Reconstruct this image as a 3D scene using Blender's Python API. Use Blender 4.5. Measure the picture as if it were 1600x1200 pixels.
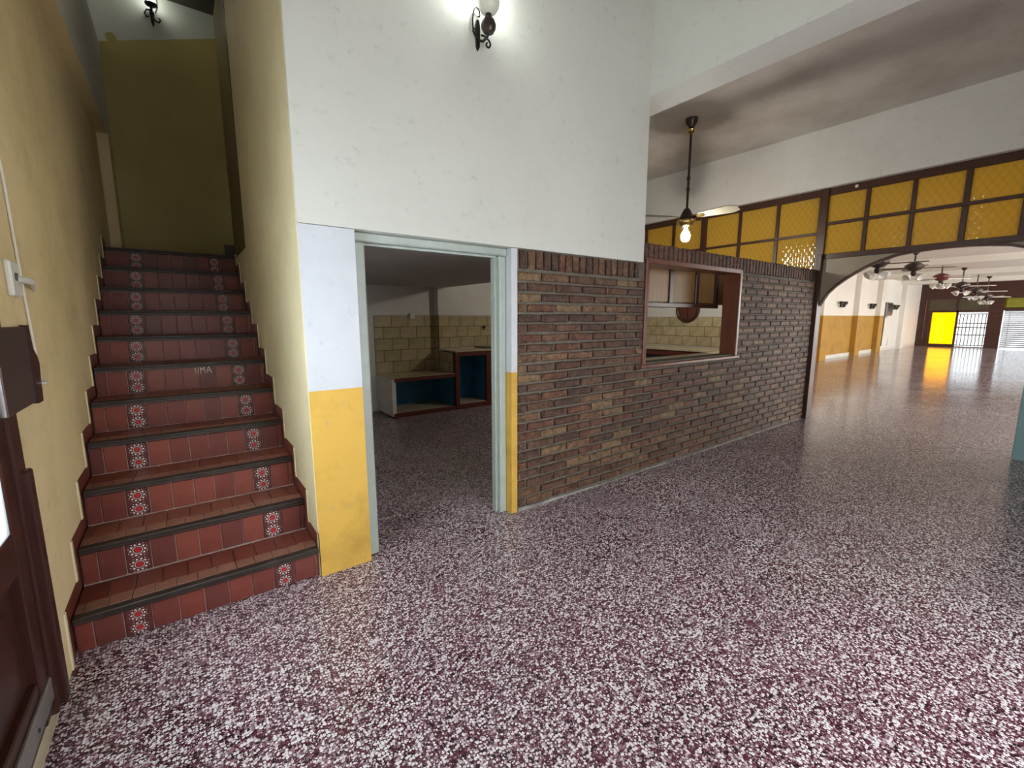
import bpy, bmesh, math, random
from mathutils import Vector, Matrix
random.seed(7)
for o in list(bpy.data.objects): bpy.data.objects.remove(o)
S = bpy.context.scene
COL = S.collection
R = math.radians
# ------------------------------------------------------------------ camera, world, light, exposure
cd = bpy.data.cameras.new('camera'); cam = bpy.data.objects.new('camera', cd); COL.objects.link(cam)
cd.sensor_width = 36; cd.lens = 36*687.03/1600; cd.clip_start = .02; cd.clip_end = 200
_R = Vector((0.80104071, -0.59860768, -0.00162195)); _U = Vector((0.0905927, 0.1185495, 0.98880685)); _F = Vector((0.59171509, 0.79222147, -0.14919246))
M = Matrix((( _R.x, _U.x, -_F.x, 0.0), (_R.y, _U.y, -_F.y, -2.49065), (_R.z, _U.z, -_F.z, 1.45), (0, 0, 0, 1)))
cam.matrix_world = M
S.camera = cam
W = bpy.data.worlds.new('sky'); S.world = W; W.use_nodes = True
bg = W.node_tree.nodes['Background']; bg.inputs[0].default_value = (.93, .97, 1, 1); bg.inputs[1].default_value = 4.0
S.view_settings.view_transform = 'Standard'; S.view_settings.look = 'None'
S.view_settings.exposure = 0.0; S.view_settings.gamma = 1
try: S.view_settings.use_curve_mapping = False
except Exception: pass
def area(name, loc, direction, sx, sy, power, col=(1, 1, 1)):
    d = bpy.data.lights.new(name, 'AREA'); d.shape = 'RECTANGLE'; d.size = sx; d.size_y = sy; d.energy = power; d.color = col
    o = bpy.data.objects.new(name, d); COL.objects.link(o); o.location = loc
    o.rotation_euler = Vector(direction).to_track_quat('-Z', 'Z').to_euler()
    return o
# daylight standing in the street windows behind the camera, and in unseen side windows added to light the hall
area('daylight_street_window', (1.85, -3.58, 1.2), (0, 1, 0), 2.2, 2.1, 46, (.98, .985, 1))
area('daylight_entrance_door', (-.58, -.76, 1.36), (1, 0, 0), .6, 1.15, 100, (.97, .985, 1))
area('hall_side_fill', (13.5, -7.9, 1.7), (0, 1, .0), 8.0, 2.2, 520, (1, .95, .87))
area('hall_side_fill', (24.0, -7.9, 1.7), (0, 1, .0), 8.0, 2.2, 520, (1, .95, .87))

# ------------------------------------------------------------------ materials
def new_mat(name):
    m = bpy.data.materials.new(name); m.use_nodes = True
    return m, m.node_tree, m.node_tree.nodes['Principled BSDF']
def nd(nt, t, **kw):
    n = nt.nodes.new(t)
    for k, v in kw.items(): setattr(n, k, v)
    return n
def coords(nt): return nd(nt, 'ShaderNodeTexCoord').outputs['Object']
def noise(nt, scale, detail=4, rough=.6, vec=None):
    n = nd(nt, 'ShaderNodeTexNoise'); n.inputs['Scale'].default_value = scale; n.inputs['Detail'].default_value = detail; n.inputs['Roughness'].default_value = rough
    nt.links.new(vec or coords(nt), n.inputs['Vector']); return n.outputs[0]
def ramp(nt, fac, stops, interp='LINEAR'):
    r = nd(nt, 'ShaderNodeValToRGB'); r.color_ramp.interpolation = interp
    e = r.color_ramp.elements
    while len(e) < len(stops): e.new(.5)
    for i, (p, c) in enumerate(stops): e[i].position = p; e[i].color = (*c, 1)
    nt.links.new(fac, r.inputs[0]); return r.outputs[0]
def mix(nt, fac, a, b, blend='MIX'):
    m = nd(nt, 'ShaderNodeMix', data_type='RGBA', blend_type=blend)
    for i, v in ((0, fac), (6, a), (7, b)):
        if isinstance(v, (int, float)): m.inputs[i].default_value = v
        elif isinstance(v, tuple): m.inputs[i].default_value = (*v, 1)
        else: nt.links.new(v, m.inputs[i])
    return m.outputs[2]
def math_n(nt, op, a, b=0.0, c=None):
    m = nd(nt, 'ShaderNodeMath', operation=op)
    for i, v in enumerate((a, b) if c is None else (a, b, c)):
        if isinstance(v, (int, float)): m.inputs[i].default_value = v
        else: nt.links.new(v, m.inputs[i])
    return m.outputs[0]
def bump(nt, p, h, strength, dist=.01):
    b = nd(nt, 'ShaderNodeBump'); b.inputs['Strength'].default_value = strength; b.inputs['Distance'].default_value = dist
    nt.links.new(h, b.inputs['Height']); nt.links.new(b.outputs[0], p.inputs['Normal'])
def xyz(nt):
    g = nd(nt, 'ShaderNodeNewGeometry'); s = nd(nt, 'ShaderNodeSeparateXYZ'); nt.links.new(g.outputs['Position'], s.inputs[0]); return s.outputs
def plain(name, c, rough=.5, var=.12, scale=8, bs=.0, bscale=60, metal=0, spec=.5):
    m, nt, p = new_mat(name)
    c2 = tuple(max(0, v*(1-var)) for v in c); c1 = tuple(min(1, v*(1+var*.5)) for v in c)
    nt.links.new(ramp(nt, noise(nt, scale), [(.3, c2), (.7, c1)]), p.inputs['Base Color'])
    p.inputs['Roughness'].default_value = rough; p.inputs['Metallic'].default_value = metal; p.inputs['Specular IOR Level'].default_value = spec
    if bs: bump(nt, p, noise(nt, bscale), bs, .004)
    return m
def plaster(name, c, stain, amount=.5, rough=.6, bs=.25, split=None, split_col=None):
    m, nt, p = new_mat(name)
    base = mix(nt, ramp(nt, noise(nt, 1.3, 6, .65), [(.42, (0, 0, 0)), (.75, (amount, amount, amount))]), c, stain)
    if split is not None:
        z = xyz(nt)[2]; wob = math_n(nt, 'MULTIPLY', noise(nt, 4), .006)
        f = math_n(nt, 'LESS_THAN', math_n(nt, 'ADD', z, wob), split+.003)
        s2 = mix(nt, ramp(nt, noise(nt, 2.2, 8, .7), [(.47, (0, 0, 0)), (.75, (.7, .7, .7))]), split_col, tuple(v*.5 for v in split_col))
        base = mix(nt, f, base, s2)
    spots = ramp(nt, noise(nt, 14, 7, .75), [(.57, (0, 0, 0)), (.76, (.42, .42, .42))])
    base = mix(nt, spots, base, tuple(v*.55 for v in stain))
    nt.links.new(base, p.inputs['Base Color']); p.inputs['Roughness'].default_value = rough; p.inputs['Specular IOR Level'].default_value = .25
    h = math_n(nt, 'ADD', noise(nt, 90, 4), math_n(nt, 'MULTIPLY', noise(nt, 9, 4), 2.0))
    bump(nt, p, h, bs, .004)
    return m
def wood(name, c, rough=.35, axis='Z', grain=14, dark=.55):
    m, nt, p = new_mat(name)
    mp = nd(nt, 'ShaderNodeMapping'); sc = {'X': (.6, grain, grain), 'Y': (grain, .6, grain), 'Z': (grain, grain, .6)}[axis]
    mp.inputs['Scale'].default_value = sc; nt.links.new(coords(nt), mp.inputs['Vector'])
    n = noise(nt, 3, 6, .65, mp.outputs[0])
    nt.links.new(ramp(nt, n, [(.3, tuple(v*dark for v in c)), (.7, c)]), p.inputs['Base Color'])
    p.inputs['Roughness'].default_value = rough; bump(nt, p, n, .15, .003)
    return m
def emit(name, c, s):
    m, nt, p = new_mat(name); p.inputs['Base Color'].default_value = (*c, 1); p.inputs['Emission Color'].default_value = (*c, 1); p.inputs['Emission Strength'].default_value = s
    return m

def terrazzo():
    m, nt, p = new_mat('terrazzo')
    g = nd(nt, 'ShaderNodeNewGeometry').outputs['Position']
    wn = nd(nt, 'ShaderNodeTexNoise'); wn.inputs['Scale'].default_value = 60; nt.links.new(g, wn.inputs['Vector'])
    vm = nd(nt, 'ShaderNodeVectorMath', operation='MULTIPLY_ADD'); nt.links.new(wn.outputs[1], vm.inputs[0]); vm.inputs[1].default_value = (.009, .009, 0); nt.links.new(g, vm.inputs[2])
    def vor(scale, feat):
        v = nd(nt, 'ShaderNodeTexVoronoi', feature=feat, voronoi_dimensions='2D'); v.inputs['Scale'].default_value = scale; nt.links.new(vm.outputs[0], v.inputs['Vector']); return v
    c = ramp(nt, noise(nt, 1.2, 3, .5, g), [(.3, (.070, .015, .026)), (.7, (.125, .030, .048))])
    for sc_, r0, r1, pal in ((190, .20, .30, [(0, (.03, .012, .017)), (.30, (.15, .06, .08)), (.50, (.40, .30, .34)), (.70, (.66, .60, .63))]),
                             (92, .24, .36, [(0, (.016, .008, .011)), (.16, (.10, .026, .040)), (.30, (.30, .18, .22)), (.42, (.60, .52, .56)), (.58, (.86, .83, .85))])):
        v = vor(sc_, 'F1'); sx = nd(nt, 'ShaderNodeSeparateColor'); nt.links.new(v.outputs['Color'], sx.inputs[0])
        col = ramp(nt, sx.outputs[0], pal, 'CONSTANT')
        m_ = math_n(nt, 'LESS_THAN', v.outputs['Distance'], math_n(nt, 'MULTIPLY_ADD', sx.outputs[1], r1, r0))
        c = mix(nt, m_, c, col)
    big = ramp(nt, noise(nt, .9, 5, .6, g), [(.35, (.78, .76, .77)), (.65, (1, 1, 1))])
    c = mix(nt, 1.0, c, big, 'MULTIPLY')
    nt.links.new(c, p.inputs['Base Color'])
    rr = ramp(nt, noise(nt, 1.6, 5, .6, g), [(.3, (.11, .11, .11)), (.7, (.18, .18, .18))]); wear = nd(nt, 'ShaderNodeMapRange'); nt.links.new(xyz(nt)[0], wear.inputs[0]); wear.inputs[1].default_value = 2.5; wear.inputs[2].default_value = 7.2; wear.inputs[3].default_value = .14; wear.inputs[4].default_value = 0
    nt.links.new(math_n(nt, 'ADD', rr, wear.outputs[0]), p.inputs['Roughness'])
    p.inputs['Specular IOR Level'].default_value = .38
    bump(nt, p, noise(nt, 3.0, 3, .5, g), .10, .02)
    return m

MT = dict(
 terrazzo=terrazzo(),
 recess=plaster('recess_painted_shade', (.30, .24, .13), (.22, .17, .09), .6),  # brown stands in for the shade inside the stair recess
 shade_ceiling=plaster('stair_ceiling_painted_shade', (.10, .09, .075), (.07, .06, .05), .6, bs=.1),  # shade on the ceiling by the stair head, put into the colour
 white_upper=plaster('white_upper', (.66, .67, .62), (.56, .57, .52), .5),
 white=plaster('white_wall', (.72, .71, .67), (.58, .56, .52), .6),
 ceiling=plaster('ceiling_paint', (.56, .53, .49), (.36, .31, .27), .8, bs=.1),
 kitchen_ceiling=plaster('kitchen_ceiling', (.50, .47, .45), (.36, .33, .31), .6, bs=.1),
 tan=plaster('tan_wall', (.82, .67, .40), (.56, .43, .22), .85),
 cream=plaster('cream_wall', (.74, .66, .43), (.58, .50, .32), .7),
 stair_end=plaster('stair_end_wall', (.52, .44, .17), (.42, .35, .13), .5),
 panel=plaster('white_over_yellow', (.62, .64, .68), (.48, .51, .55), .8, split=1.062, split_col=(.64, .39, .075)),
 dado=plaster('white_over_ochre', (.78, .73, .65), (.68, .62, .54), .4, split=1.50, split_col=(.47, .255, .045)),
 hall_white=plaster('hall_white', (.80, .77, .71), (.70, .66, .59), .4, bs=.1),
 mortar=plain('mortar', (.14, .124, .096), .8, .35, 20, .5, 80),
 red_tile=None,
 fillet=plain('cement_fillet', (.34, .32, .29), .8, .6, 5, .4, 60),
 grout=plain('grout', (.50, .40, .36), .8, .3, 30),
 nosing=plain('nosing_black', (.032, .021, .017), .5, .5, 12, .2, 30),
 dark_wood=wood('dark_wood', (.075, .026, .016), .35),
 darker_wood=wood('door_wood', (.055, .016, .011), .32),
 frame_wood=wood('hatch_wood', (.17, .055, .030), .3),
 hatch_panel=wood('hatch_panel', (.30, .165, .06), .42, 'Z', 10, .6),
 bracket_wood=wood('bracket_wood', (.085, .055, .05), .35),
 mullion=wood('mullion_wood', (.075, .026, .014), .35),
 spandrel=plain('spandrel_paint', (.30, .25, .18), .45, .08),
 sage=plain('sage_paint', (.39, .44, .40), .4, .12, 10, .1, 40),
 blue=plain('pale_blue_paint', (.33, .56, .60), .35, .08, 3),
 cab_blue=plain('cabinet_blue', (.035, .20, .38), .5, .3, 4),
 cab_wood=wood('cabinet_red_wood', (.16, .035, .022), .4, 'X'),
 cab_white=plain('cabinet_white', (.72, .69, .64), .6, .12, 5),
 iron=plain('wrought_iron', (.03, .026, .022), .4, .3, 20, 0, 60, .6),
 bronze=plain('dark_bronze', (.06, .045, .04), .3, .3, 20, 0, 60, .6),
 brass=plain('brass', (.55, .42, .16), .22, .3, 10, 0, 60, 1),
 blade_cream=plain('fan_blade_cream', (.36, .33, .26), .35, .12, 4),
 blade_brown=wood('fan_blade_brown', (.10, .05, .03), .35),
 blade_pale=plain('fan_blade_pale', (.72, .70, .66), .35, .1, 4),
 fan_red=plain('fan_red', (.16, .02, .025), .3, .2, 5),
 plastic=plain('white_plastic', (.72, .70, .64), .45, .1, 10),
 steel=plain('kick_plate', (.42, .41, .40), .35, .25, 6, 0, 60, .7),
 black=plain('black_plastic', (.03, .03, .03), .4, .2, 10),
 grey=plain('grey_plastic', (.20, .20, .19), .4, .2, 10),
 slat=plain('blind_slat', (.30, .31, .34), .5, .08, 6),
 yellow_slat=plain('yellow_slat', (.55, .52, .10), .5, .1, 6),
 baseboard=plain('baseboard', (.62, .58, .52), .35, .2, 5),
 sill=plain('stone_sill', (.55, .47, .33), .35, .2, 8),
)
def red_tile(name, c):
    m, nt, p = new_mat(name)
    a = mix(nt, ramp(nt, noise(nt, 9, 6, .7), [(.35, (0, 0, 0)), (.75, (.7, .7, .7))]), c, tuple(v*.55 for v in c))
    a = mix(nt, ramp(nt, noise(nt, 70, 2), [(.72, (0, 0, 0)), (.8, (.25, .25, .25))]), a, (.5, .4, .35))
    nt.links.new(a, p.inputs['Base Color']); p.inputs['Roughness'].default_value = .36; p.inputs['Specular IOR Level'].default_value = .32
    bump(nt, p, noise(nt, 25), .1, .003); return m
MT['red_tile'] = [red_tile('red_tile_%d' % i, c) for i, c in enumerate([(.205, .050, .036), (.175, .044, .034), (.23, .060, .042), (.15, .042, .034)])]
MT['tread_tile'] = [red_tile('tread_tile_%d' % i, c) for i, c in enumerate([(.19, .050, .032), (.16, .040, .027), (.22, .07, .045)])]
MT['front_tile'] = [red_tile('tread_front_tile_%d' % i, c) for i, c in enumerate([(.27, .13, .09), (.24, .11, .075)])]
MT['flower_bg'] = red_tile('flower_tile', (.11, .030, .027))
MT['petal'] = plain('petal_white', (.80, .76, .73), .35, .05)
MT['flower_red'] = plain('flower_red', (.42, .015, .02), .35, .1)
def brick_mat(i, c, c2):
    m, nt, p = new_mat('brick_%d' % i)
    oi = nd(nt, 'ShaderNodeObjectInfo').outputs['Location']
    g = nd(nt, 'ShaderNodeNewGeometry').outputs['Position']
    a = ramp(nt, noise(nt, 22, 7, .75, g), [(.38, tuple(v*.35 for v in c)), (.52, c), (.66, c2)])
    a = mix(nt, ramp(nt, noise(nt, 60, 4, .7, g), [(.56, (0, 0, 0)), (.74, (.6, .6, .6))]), a, (.36, .27, .18))
    nt.links.new(a, p.inputs['Base Color']); p.inputs['Roughness'].default_value = .42; p.inputs['Specular IOR Level'].default_value = .32
    bump(nt, p, noise(nt, 42, 6, .7, g), 1.0, .012); return m
MT['brick'] = [brick_mat(i, *c) for i, c in enumerate([((.130, .052, .030), (.20, .105, .06)), ((.095, .042, .026), (.15, .075, .044)), ((.16, .082, .044), (.25, .15, .085)), ((.075, .038, .026), (.13, .07, .046)), ((.19, .115, .058), (.27, .18, .10)), ((.115, .058, .037), (.19, .11, .068))])]
def amber_glass():
    m, nt, p = new_mat('amber_glass')
    s = xyz(nt)
    a = math_n(nt, 'ADD', math_n(nt, 'MULTIPLY', s[1], 1.0), math_n(nt, 'MULTIPLY', s[2], .62)); b = math_n(nt, 'SUBTRACT', math_n(nt, 'MULTIPLY', s[1], 1.0), math_n(nt, 'MULTIPLY', s[2], .62))
    k = 2*math.pi/.075
    h = math_n(nt, 'MULTIPLY', math_n(nt, 'ABSOLUTE', math_n(nt, 'SINE', math_n(nt, 'MULTIPLY', a, k/2))), math_n(nt, 'ABSOLUTE', math_n(nt, 'SINE', math_n(nt, 'MULTIPLY', b, k/2))))
    p.inputs['Base Color'].default_value = (.60, .42, .085, 1); p.inputs['Roughness'].default_value = .06
    bump(nt, p, h, .13, .012)
    out = nt.nodes['Material Output']
    tr = nd(nt, 'ShaderNodeBsdfTranslucent'); nt.links.new(ramp(nt, h, [(0, (.62, .42, .05)), (.4, (.76, .54, .08))]), tr.inputs[0])
    mx = nd(nt, 'ShaderNodeMixShader'); mx.inputs[0].default_value = .55
    nt.links.new(p.outputs[0], mx.inputs[1]); nt.links.new(tr.outputs[0], mx.inputs[2]); nt.links.new(mx.outputs[0], out.inputs[0])
    return m
MT['amber'] = amber_glass()
def tint(name, c, gloss=.08):
    m, nt, p = new_mat(name); out = nt.nodes['Material Output']
    t = nd(nt, 'ShaderNodeBsdfTransparent'); t.inputs[0].default_value = (*c, 1)
    g = nd(nt, 'ShaderNodeBsdfGlossy'); g.inputs['Roughness'].default_value = .05
    mx = nd(nt, 'ShaderNodeMixShader'); mx.inputs[0].default_value = gloss
    nt.links.new(t.outputs[0], mx.inputs[1]); nt.links.new(g.outputs[0], mx.inputs[2]); nt.links.new(mx.outputs[0], out.inputs[0]); return m
MT['yellow_glass'] = tint('yellow_glass', (1.0, .62, .0), .02)
MT['olive_glass'] = tint('olive_glass', (.15, .14, .02), .02)
MT['clear_glass'] = tint('clear_glass', (.93, .96, .97))
def frosted():
    m, nt, p = new_mat('frosted_glass'); out = nt.nodes['Material Output']; p.inputs['Base Color'].default_value = (.75, .80, .83, 1); p.inputs['Roughness'].default_value = .3
    t = nd(nt, 'ShaderNodeBsdfTranslucent'); t.inputs[0].default_value = (.85, .9, .92, 1); x_ = nd(nt, 'ShaderNodeBsdfTransparent'); x_.inputs[0].default_value = (.9, .95, .97, 1)
    m1 = nd(nt, 'ShaderNodeMixShader'); m1.inputs[0].default_value = .5; nt.links.new(t.outputs[0], m1.inputs[1]); nt.links.new(x_.outputs[0], m1.inputs[2])
    m2 = nd(nt, 'ShaderNodeMixShader'); m2.inputs[0].default_value = .85; nt.links.new(p.outputs[0], m2.inputs[1]); nt.links.new(m1.outputs[0], m2.inputs[2]); nt.links.new(m2.outputs[0], out.inputs[0]); return m
MT['dusty_glass'] = frosted()
MT['dark_glass'] = plain('dark_brown_panel', (.085, .068, .036), .5, .2, 4)
def opal():
    m, nt, p = new_mat('opal_glass'); p.inputs['Base Color'].default_value = (.62, .61, .56, 1); p.inputs['Roughness'].default_value = .25
    out = nt.nodes['Material Output']; t = nd(nt, 'ShaderNodeBsdfTranslucent'); t.inputs[0].default_value = (.5, .49, .44, 1)
    mx = nd(nt, 'ShaderNodeMixShader'); mx.inputs[0].default_value = .25
    nt.links.new(p.outputs[0], mx.inputs[1]); nt.links.new(t.outputs[0], mx.inputs[2]); nt.links.new(mx.outputs[0], out.inputs[0]); return m
MT['opal'] = opal()
MT['bulb'] = emit('lit_bulb', (1, .98, .92), 90)
MT['tube_lamp'] = emit('lit_lamp', (.95, 1, .93), 7)
MT['shade_glass'] = plain('frosted_shade', (.85, .84, .80), .2, .05)
def kitchen_tile(i, c):
    m, nt, p = new_mat('kitchen_tile_%d' % i)
    nt.links.new(ramp(nt, noise(nt, 7, 5, .6), [(.3, tuple(v*.72 for v in c)), (.65, c)]), p.inputs['Base Color']); p.inputs['Roughness'].default_value = .2; return m
MT['ktile'] = [kitchen_tile(i, c) for i, c in enumerate([(.54, .45, .27), (.50, .42, .245), (.58, .49, .31)])]
MT['kgrout'] = plain('kitchen_grout', (.12, .09, .045), .8, .2, 20)

# ------------------------------------------------------------------ mesh helpers
class MB:
    def __init__(s): s.v = []; s.f = []; s.mi = []
    def add(s, v, f, mi=0):
        n = len(s.v); s.v += [tuple(x) for x in v]; s.f += [tuple(i+n for i in q) for q in f]; s.mi += [mi]*len(f); return s
    def box(s, x0, x1, y0, y1, z0, z1, mi=0):
        v = [(x, y, z) for z in (z0, z1) for y in (y0, y1) for x in (x0, x1)]
        return s.add(v, [(0, 2, 3, 1), (4, 5, 7, 6), (0, 1, 5, 4), (2, 6, 7, 3), (0, 4, 6, 2), (1, 3, 7, 5)], mi)
    def bbox(s, x0, x1, y0, y1, z0, z1, b=.006, mi=0):      # box with chamfered edges
        bm = bmesh.new(); bmesh.ops.create_cube(bm, size=1)
        for v in bm.verts: v.co = Vector(((x0+x1)/2+v.co.x*(x1-x0), (y0+y1)/2+v.co.y*(y1-y0), (z0+z1)/2+v.co.z*(z1-z0)))
        bmesh.ops.bevel(bm, geom=bm.edges[:], offset=b, segments=1, affect='EDGES', profile=.5)
        bm.verts.index_update(); s.add([v.co for v in bm.verts], [[v.index for v in f.verts] for f in bm.faces], mi); bm.free(); return s
    def prism(s, poly, axis, a0, a1, mi=0):                  # poly in the two other axes
        def P(u, w, a): return {'X': (a, u, w), 'Y': (u, a, w), 'Z': (u, w, a)}[axis]
        n = len(poly); v = [P(u, w, a0) for u, w in poly]+[P(u, w, a1) for u, w in poly]
        return s.add(v, [tuple(range(n)), tuple(range(2*n-1, n-1, -1))]+[(i, i+n, (i+1) % n+n, (i+1) % n) for i in range(n)], mi)
    def lathe(s, prof, c=(0, 0, 0), n=20, mi=0, axis='Z'):   # prof [(r,z)]
        v = []; f = []
        for r, z in prof:
            for k in range(n):
                a = 2*math.pi*k/n; q = (r*math.cos(a), r*math.sin(a), z)
                if axis == 'Y': q = (q[0], q[2], q[1])
                if axis == 'X': q = (q[2], q[0], q[1])
                v.append((c[0]+q[0], c[1]+q[1], c[2]+q[2]))
        for i in range(len(prof)-1):
            for k in range(n): f.append((i*n+k, i*n+(k+1) % n, (i+1)*n+(k+1) % n, (i+1)*n+k))
        f.append(tuple(range(n-1, -1, -1))); f.append(tuple((len(prof)-1)*n+k for k in range(n)))
        return s.add(v, f, mi)
    def tube(s, pts, r, n=8, mi=0, taper=None):
        pts = [Vector(p) for p in pts]; v = []; f = []; up = Vector((.13, .31, .94))
        for i, p in enumerate(pts):
            t = (pts[min(i+1, len(pts)-1)]-pts[max(i-1, 0)]).normalized()
            a = t.cross(up); a = a.normalized() if a.length > 1e-4 else t.cross(Vector((1, 0, 0))).normalized(); b = t.cross(a)
            rr = r*(taper[i] if taper else 1)
            v += [p+a*rr*math.cos(2*math.pi*k/n)+b*rr*math.sin(2*math.pi*k/n) for k in range(n)]
        for i in range(len(pts)-1):
            for k in range(n): f.append((i*n+k, i*n+(k+1) % n, (i+1)*n+(k+1) % n, (i+1)*n+k))
        f.append(tuple(range(n-1, -1, -1))); f.append(tuple((len(pts)-1)*n+k for k in range(n)))
        return s.add(v, f, mi)
    def mesh(s, name, mats, smooth=False):
        me = bpy.data.meshes.new(name); me.from_pydata(s.v, [], s.f)
        for m in (mats if isinstance(mats, (list, tuple)) else [mats]): me.materials.append(m)
        me.polygons.foreach_set('material_index', s.mi)
        bm = bmesh.new(); bm.from_mesh(me); bmesh.ops.recalc_face_normals(bm, faces=bm.faces[:]); bm.to_mesh(me); bm.free()
        if smooth:
            for p in me.polygons: p.use_smooth = True
            try: me.set_sharp_from_angle(angle=R(40))
            except Exception: pass
        return me
    def build(s, name, mats, parent=None, smooth=False):
        return link(name, s.mesh(name, mats, smooth), parent)
def link(name, me, parent=None, loc=None):
    o = bpy.data.objects.new(name, me); COL.objects.link(o)
    if parent: o.parent = parent
    if loc is not None: o.location = loc
    return o
def tag(o, label, cat, group=None, kind=None):
    o['label'] = label; o['category'] = cat
    if group: o['group'] = group
    if kind: o['kind'] = kind
    return o
def thing(name, label, cat, loc=(0, 0, 0), rz=0, group=None, kind=None):
    o = bpy.data.objects.new(name, None); COL.objects.link(o); o.location = loc; o.rotation_euler = (0, 0, rz); o.empty_display_size = .1
    return tag(o, label, cat, group, kind)
def struct(name, mb, mat, label, cat, parent=None):
    o = mb.build(name, mat, parent)
    return tag(o, label, cat, None, 'structure')
def copy_tree(o, parent=None):
    c = o.copy(); COL.objects.link(c)
    if parent: c.parent = parent
    for ch in o.children: copy_tree(ch, c)
    return c

# ------------------------------------------------------------------ the shell
XL, XA, XR = -.491, .509, 7.178
ZTOP = 4.88
struct('floor', MB().box(-2.2, 31.2, -8.2, 4.6, -.12, 0), MT['terrazzo'], 'polished purple and white speckled terrazzo floor running through all rooms', 'floor')
# stair profile helpers
NS = 11
def NY(k): return .02+(k-1)*.296
def NZ(k): return .168+(k-1)*.1917
def zig(off=(-.09, .085)):
    pts = []
    for k in range(1, NS+1):
        y0 = NY(k)+off[0]; z1 = NZ(k)+off[1]
        zprev = (NZ(k-1)+off[1]) if k > 1 else 0.0
        pts += [(max(y0, -.06), zprev), (max(y0, -.06), z1)]
    return pts
zz = zig()
# left wall: backing, plaster with stepped lower edge, upper fascia
wl = MB()
wl.box(-.72, -.512, -.24, 3.66, 0, 3.263).box(-.72, -.512, -4.6, -1.27, 0, 3.263).box(-.72, -.512, -1.27, -.24, 2.15, 3.263)
poly = [(-.24, 0), (-.06, 0)]+zz[1:]+[(3.649, NZ(NS)+.085), (3.649, 3.263), (-.24, 3.263)]
wl.prism(poly, 'X', -.512, XL)
wl.box(-.512, XL, -4.6, -1.27, 0, 3.263).box(-.512, XL, -1.27, -.24, 2.15, 3.263)
wl.box(-.512, -.407, -4.6, 3.649, 3.255, 3.264).box(-.512, -.406, 3.647, 4.0, 2.09, 3.264)
wall_left = struct('wall_left', wl, MT['tan'], 'tan plastered wall left of the staircase with stepped lower edge', 'wall')
struct('wall_left_upper', MB().box(-.9, -.407, -4.6, 4.0, 3.263, 4.24).box(-.9, -.41, 3.651, 4.0, 2.09, 3.263), MT['white'], 'whitish slab edge projecting above the tan stair wall', 'wall')
struct('wall_left_top', MB().box(-1.75, -1.6, -4.6, 4.1, 3.0, ZTOP), MT['white'], 'white wall set back high over the left stair wall', 'wall')
for k in range(1, NS+1):
    y0 = max(NY(k)-.09, -.06); z0 = 0 if k == 1 else NZ(k-1)+.085
    MB().bbox(XL-.004, XL+.005, y0-.026, y0+.001, z0-.004, NZ(k)+.085, .002).build('edge_bead', MT['cream'], wall_left)
# right stair wall
wr = MB()
zr = [(y+.0, z) for y, z in zz]
poly = [(0.0, 0.0)]+[(max(y, 0.0), z) for y, z in zz[1:]]
pr_ = [(0.0, 0.0)]
for y, z in zz[1:]: pr_.append((max(y, 0.0), z))
# wall polygon up to the recess that begins at Y=2.03 above z=2.06
low = [(y, z) for y, z in pr_ if z <= 2.0]
ylast = NY(NS)+(-.09)
poly = low+[(ylast, low[-1][1]), (ylast, 2.06), (2.03, 2.06), (2.03, ZTOP), (0, ZTOP)]
wr.prism(poly, 'X', XA, XA+.02)
wr.box(XA+.02, XA+.105, .13, 2.03, 0, ZTOP).box(XA+.02, XA+.105, 2.03, 4.0, 0, 2.06).box(XA+.012, XA+.021, .02, 4.0, 0, 2.04)
wr.box(XA, XA+.02, 0, .03, 0, .26)
wsr = struct('wall_stair_right', wr, MT['cream'], 'pale yellow plastered wall right of the staircase', 'wall')
for k in range(2, NS+1):
    y0 = NY(k)-.09
    MB().bbox(XA-.005, XA+.004, y0-.024, y0+.001, NZ(k-1)+.081, min(NZ(k)+.085, 2.09), .002).build('edge_bead', MT['cream'], wsr)
struct('wall_stair_recess', MB().box(XA+.105, XA+.19, 2.0, 4.05, 2.0, ZTOP), MT['recess'], 'recessed panel high at the top right of the stairs, coloured brown for shade', 'wall')
rt = MB().box(XA-.004, XA+.012, 2.022, 2.034, 2.055, ZTOP).box(XA-.004, XA+.012, 2.03, 2.95, 2.050, 2.062)
struct('trim_1', rt, MT['bronze'], 'thin dark edging of the recess in the right stair wall', 'trim')
def stair_end_mat():
    m, nt, p = new_mat('stair_end_two_tone'); s = xyz(nt)
    line = math_n(nt, 'ADD', math_n(nt, 'MULTIPLY', s[0], .355), 4.405)
    f = math_n(nt, 'GREATER_THAN', math_n(nt, 'ADD', s[2], math_n(nt, 'MULTIPLY', noise(nt, 6), .02)), line)
    yel = ramp(nt, noise(nt, 2, 5), [(.3, (.43, .36, .13)), (.7, (.52, .44, .17))])
    wh = ramp(nt, noise(nt, 2, 5), [(.3, (.60, .62, .56)), (.7, (.70, .72, .66))])
    # flaked patch where the ochre paint shows through the white
    d = nd(nt, 'ShaderNodeVectorMath', operation='DISTANCE'); g = nd(nt, 'ShaderNodeNewGeometry'); nt.links.new(g.outputs['Position'], d.inputs[0]); d.inputs[1].default_value = (-.305, 3.995, 4.315)
    patch = math_n(nt, 'LESS_THAN', math_n(nt, 'ADD', d.outputs['Value'], math_n(nt, 'MULTIPLY', noise(nt, 25), .05)), .072)
    f2 = math_n(nt, 'MULTIPLY', f, math_n(nt, 'SUBTRACT', 1.0, patch))
    nt.links.new(mix(nt, f2, yel, wh), p.inputs['Base Color']); p.inputs['Roughness'].default_value = .6
    bump(nt, p, noise(nt, 40), .15, .004); return m
struct('wall_stair_end', MB().box(-1.7, 1.0, 4.0, 4.15, 0, ZTOP), stair_end_mat(), 'olive yellow wall with white top at the head of the stairs', 'wall')
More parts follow.
